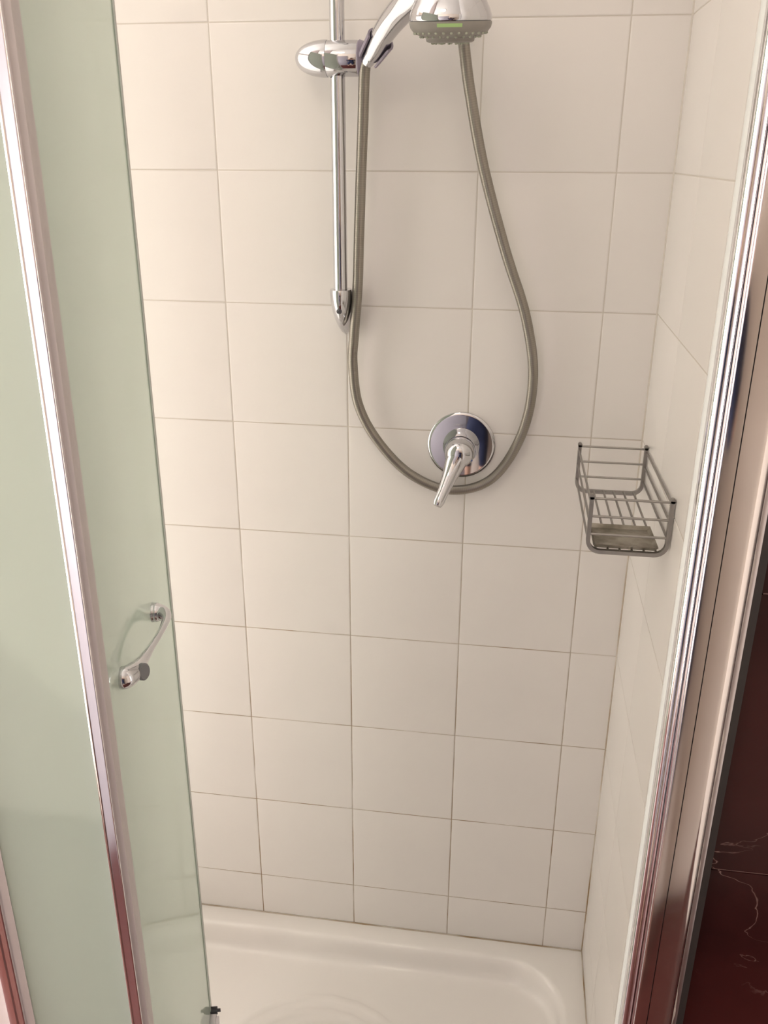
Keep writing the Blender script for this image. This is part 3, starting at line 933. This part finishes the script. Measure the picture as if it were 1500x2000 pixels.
V_, E_, R_ = [], [], []
def jv(p, r, par=None):
    V_.append(p); R_.append(r if isinstance(r, tuple) else (r, r))
    if par is not None:
        E_.append((par, len(V_) - 1))
    return len(V_) - 1
pel = jv((PX, PY, 0.94), (0.150, 0.115))
sp1 = jv((PX, PY, 1.12), (0.130, 0.105), pel)
ch = jv((PX, PY, 1.32), (0.145, 0.115), sp1)
up = jv((PX, PY, 1.42), (0.100, 0.085), ch)
nk = jv((PX, PY + 0.015, 1.50), 0.052, up)
hb = jv((PX, PY + 0.030, 1.565), (0.066, 0.078), nk)
hm = jv((PX, PY + 0.030, 1.635), (0.076, 0.093), hb)
ht_ = jv((PX, PY + 0.020, 1.700), (0.062, 0.078), hm)
for sg in (-1, 1):
    sh = jv((PX + sg * 0.165, PY, 1.405), 0.058, up)
    el = jv((PX + sg * 0.205, PY + 0.09, 1.205), 0.043, sh)
    wr_p = ph + rt * (sg * 0.070) + dn * 0.075 - fw * 0.050
    wr = jv(tuple(wr_p), 0.027, el)
    pm = jv(tuple(ph + rt * (sg * 0.050) + dn * 0.030 - fw * 0.022), (0.030, 0.020), wr)
    hip = jv((PX + sg * 0.095, PY, 0.84), 0.095, pel)
    kn = jv((PX + sg * 0.105, PY + 0.015, 0.49), 0.062, hip)
    an = jv((PX + sg * 0.110, PY - 0.010, 0.095), 0.042, kn)
    to = jv((PX + sg * 0.120, PY + 0.130, 0.034), (0.042, 0.030), an)
me = bpy.data.meshes.new('body')
me.from_pydata(V_, E_, [])
tmp = bpy.data.objects.new('body_skin', me)
COL.objects.link(tmp)
md = tmp.modifiers.new('skin', 'SKIN')
md.use_smooth_shade = True
for i, sv in enumerate(me.skin_vertices[0].data):
    sv.radius = R_[i]
    sv.use_root = (i == pel)
tmp.modifiers.new('sub', 'SUBSURF').levels = 2
dg = bpy.context.evaluated_depsgraph_get()
body_me = bpy.data.meshes.new_from_object(tmp.evaluated_get(dg))
bpy.data.objects.remove(tmp, do_unlink=True)
bm = bmesh.new()
bm.from_mesh(body_me)
# fingers around the edges of the phone, thumb on its back
for sg in (-1, 1):
    for k, ln in enumerate((0.060, 0.066, 0.062, 0.050)):
        kp = ph + rt * (sg * 0.052) + dn * (0.004 + k * 0.0175) - fw * 0.014
        mid = ph + rt * (sg * 0.045) + dn * (0.002 + k * 0.0175) + fw * 0.012
        tip = mid - rt * (sg * (ln - 0.038)) + fw * 0.001
        add_tube(bm, catmull([kp, mid, tip], 5), [0.0088] * 9 + [0.0080, 0.0055], 10)
    tb = ph + rt * (sg * 0.050) + dn * 0.050 - fw * 0.026
    add_tube(bm, catmull([tb, ph + rt * (sg * 0.034) + dn * 0.036 - fw * 0.024, ph + rt * (sg * 0.016) + dn * 0.020 - fw * 0.015], 5), [0.0105] * 9 + [0.0090, 0.006], 10)
# face: nose, ears, lips, brow
hx, hy = PX, PY + 0.030
add_tube(bm, [(hx, hy + 0.084, 1.650), (hx, hy + 0.100, 1.625), (hx, hy + 0.108, 1.610), (hx, hy + 0.092, 1.602)], [0.006, 0.009, 0.012, 0.006], 10)
add_tube(bm, [(hx - 0.024, hy + 0.076, 1.580), (hx, hy + 0.088, 1.580), (hx + 0.024, hy + 0.076, 1.580)], [0.003, 0.007, 0.003], 8)
for sg in (-1, 1):
    add_tube(bm, [(hx + sg * 0.076, hy, 1.655), (hx + sg * 0.084, hy - 0.006, 1.640), (hx + sg * 0.080, hy - 0.002, 1.610)], [0.006, 0.015, 0.006], 10)
base_p = Vector((PX, PY, 0.0))
bmesh.ops.translate(bm, verts=bm.verts, vec=-base_p)
bmesh.ops.recalc_face_normals(bm, faces=bm.faces)
for f in bm.faces:
    c = f.calc_center_median() + base_p
    torso = 0.36 < c.z < 1.46 and (c - Vector((PX, PY, c.z))).length < 0.24
    f.material_index = 1 if torso else 0
    f.smooth = True
person = thing('person', 'person in a navy top and navy shorts holding up a phone', 'person', base_p)
me = bpy.data.meshes.new('body')
bm.to_mesh(me); bm.free()
me.materials.append(M['skin']); me.materials.append(M['navy'])
link('body', me, None, person)
bm = bmesh.new()
bmesh.ops.create_icosphere(bm, subdivisions=3, radius=1.0)
bmesh.ops.delete(bm, geom=[v for v in bm.verts if v.co.z < -0.15 + 0.55 * max(0, v.co.y + 0.1) and v.co.y > -0.55], context='VERTS')
bmesh.ops.transform(bm, matrix=Matrix.Translation(Vector((PX, PY + 0.022, 1.650))) @ Matrix.Diagonal((0.086, 0.104, 0.098, 1)), verts=bm.verts)
part('hair', bm, M['hair'], person)
for sg in (-1, 1):
    part('eye', lathe([(0.0, -0.010), (0.008, -0.006), (0.010, 0.0), (0.008, 0.006), (0.0, 0.010)], (hx + sg * 0.032, hy + 0.074, 1.640), (0, 1, 0), 14), M['hair'], person)
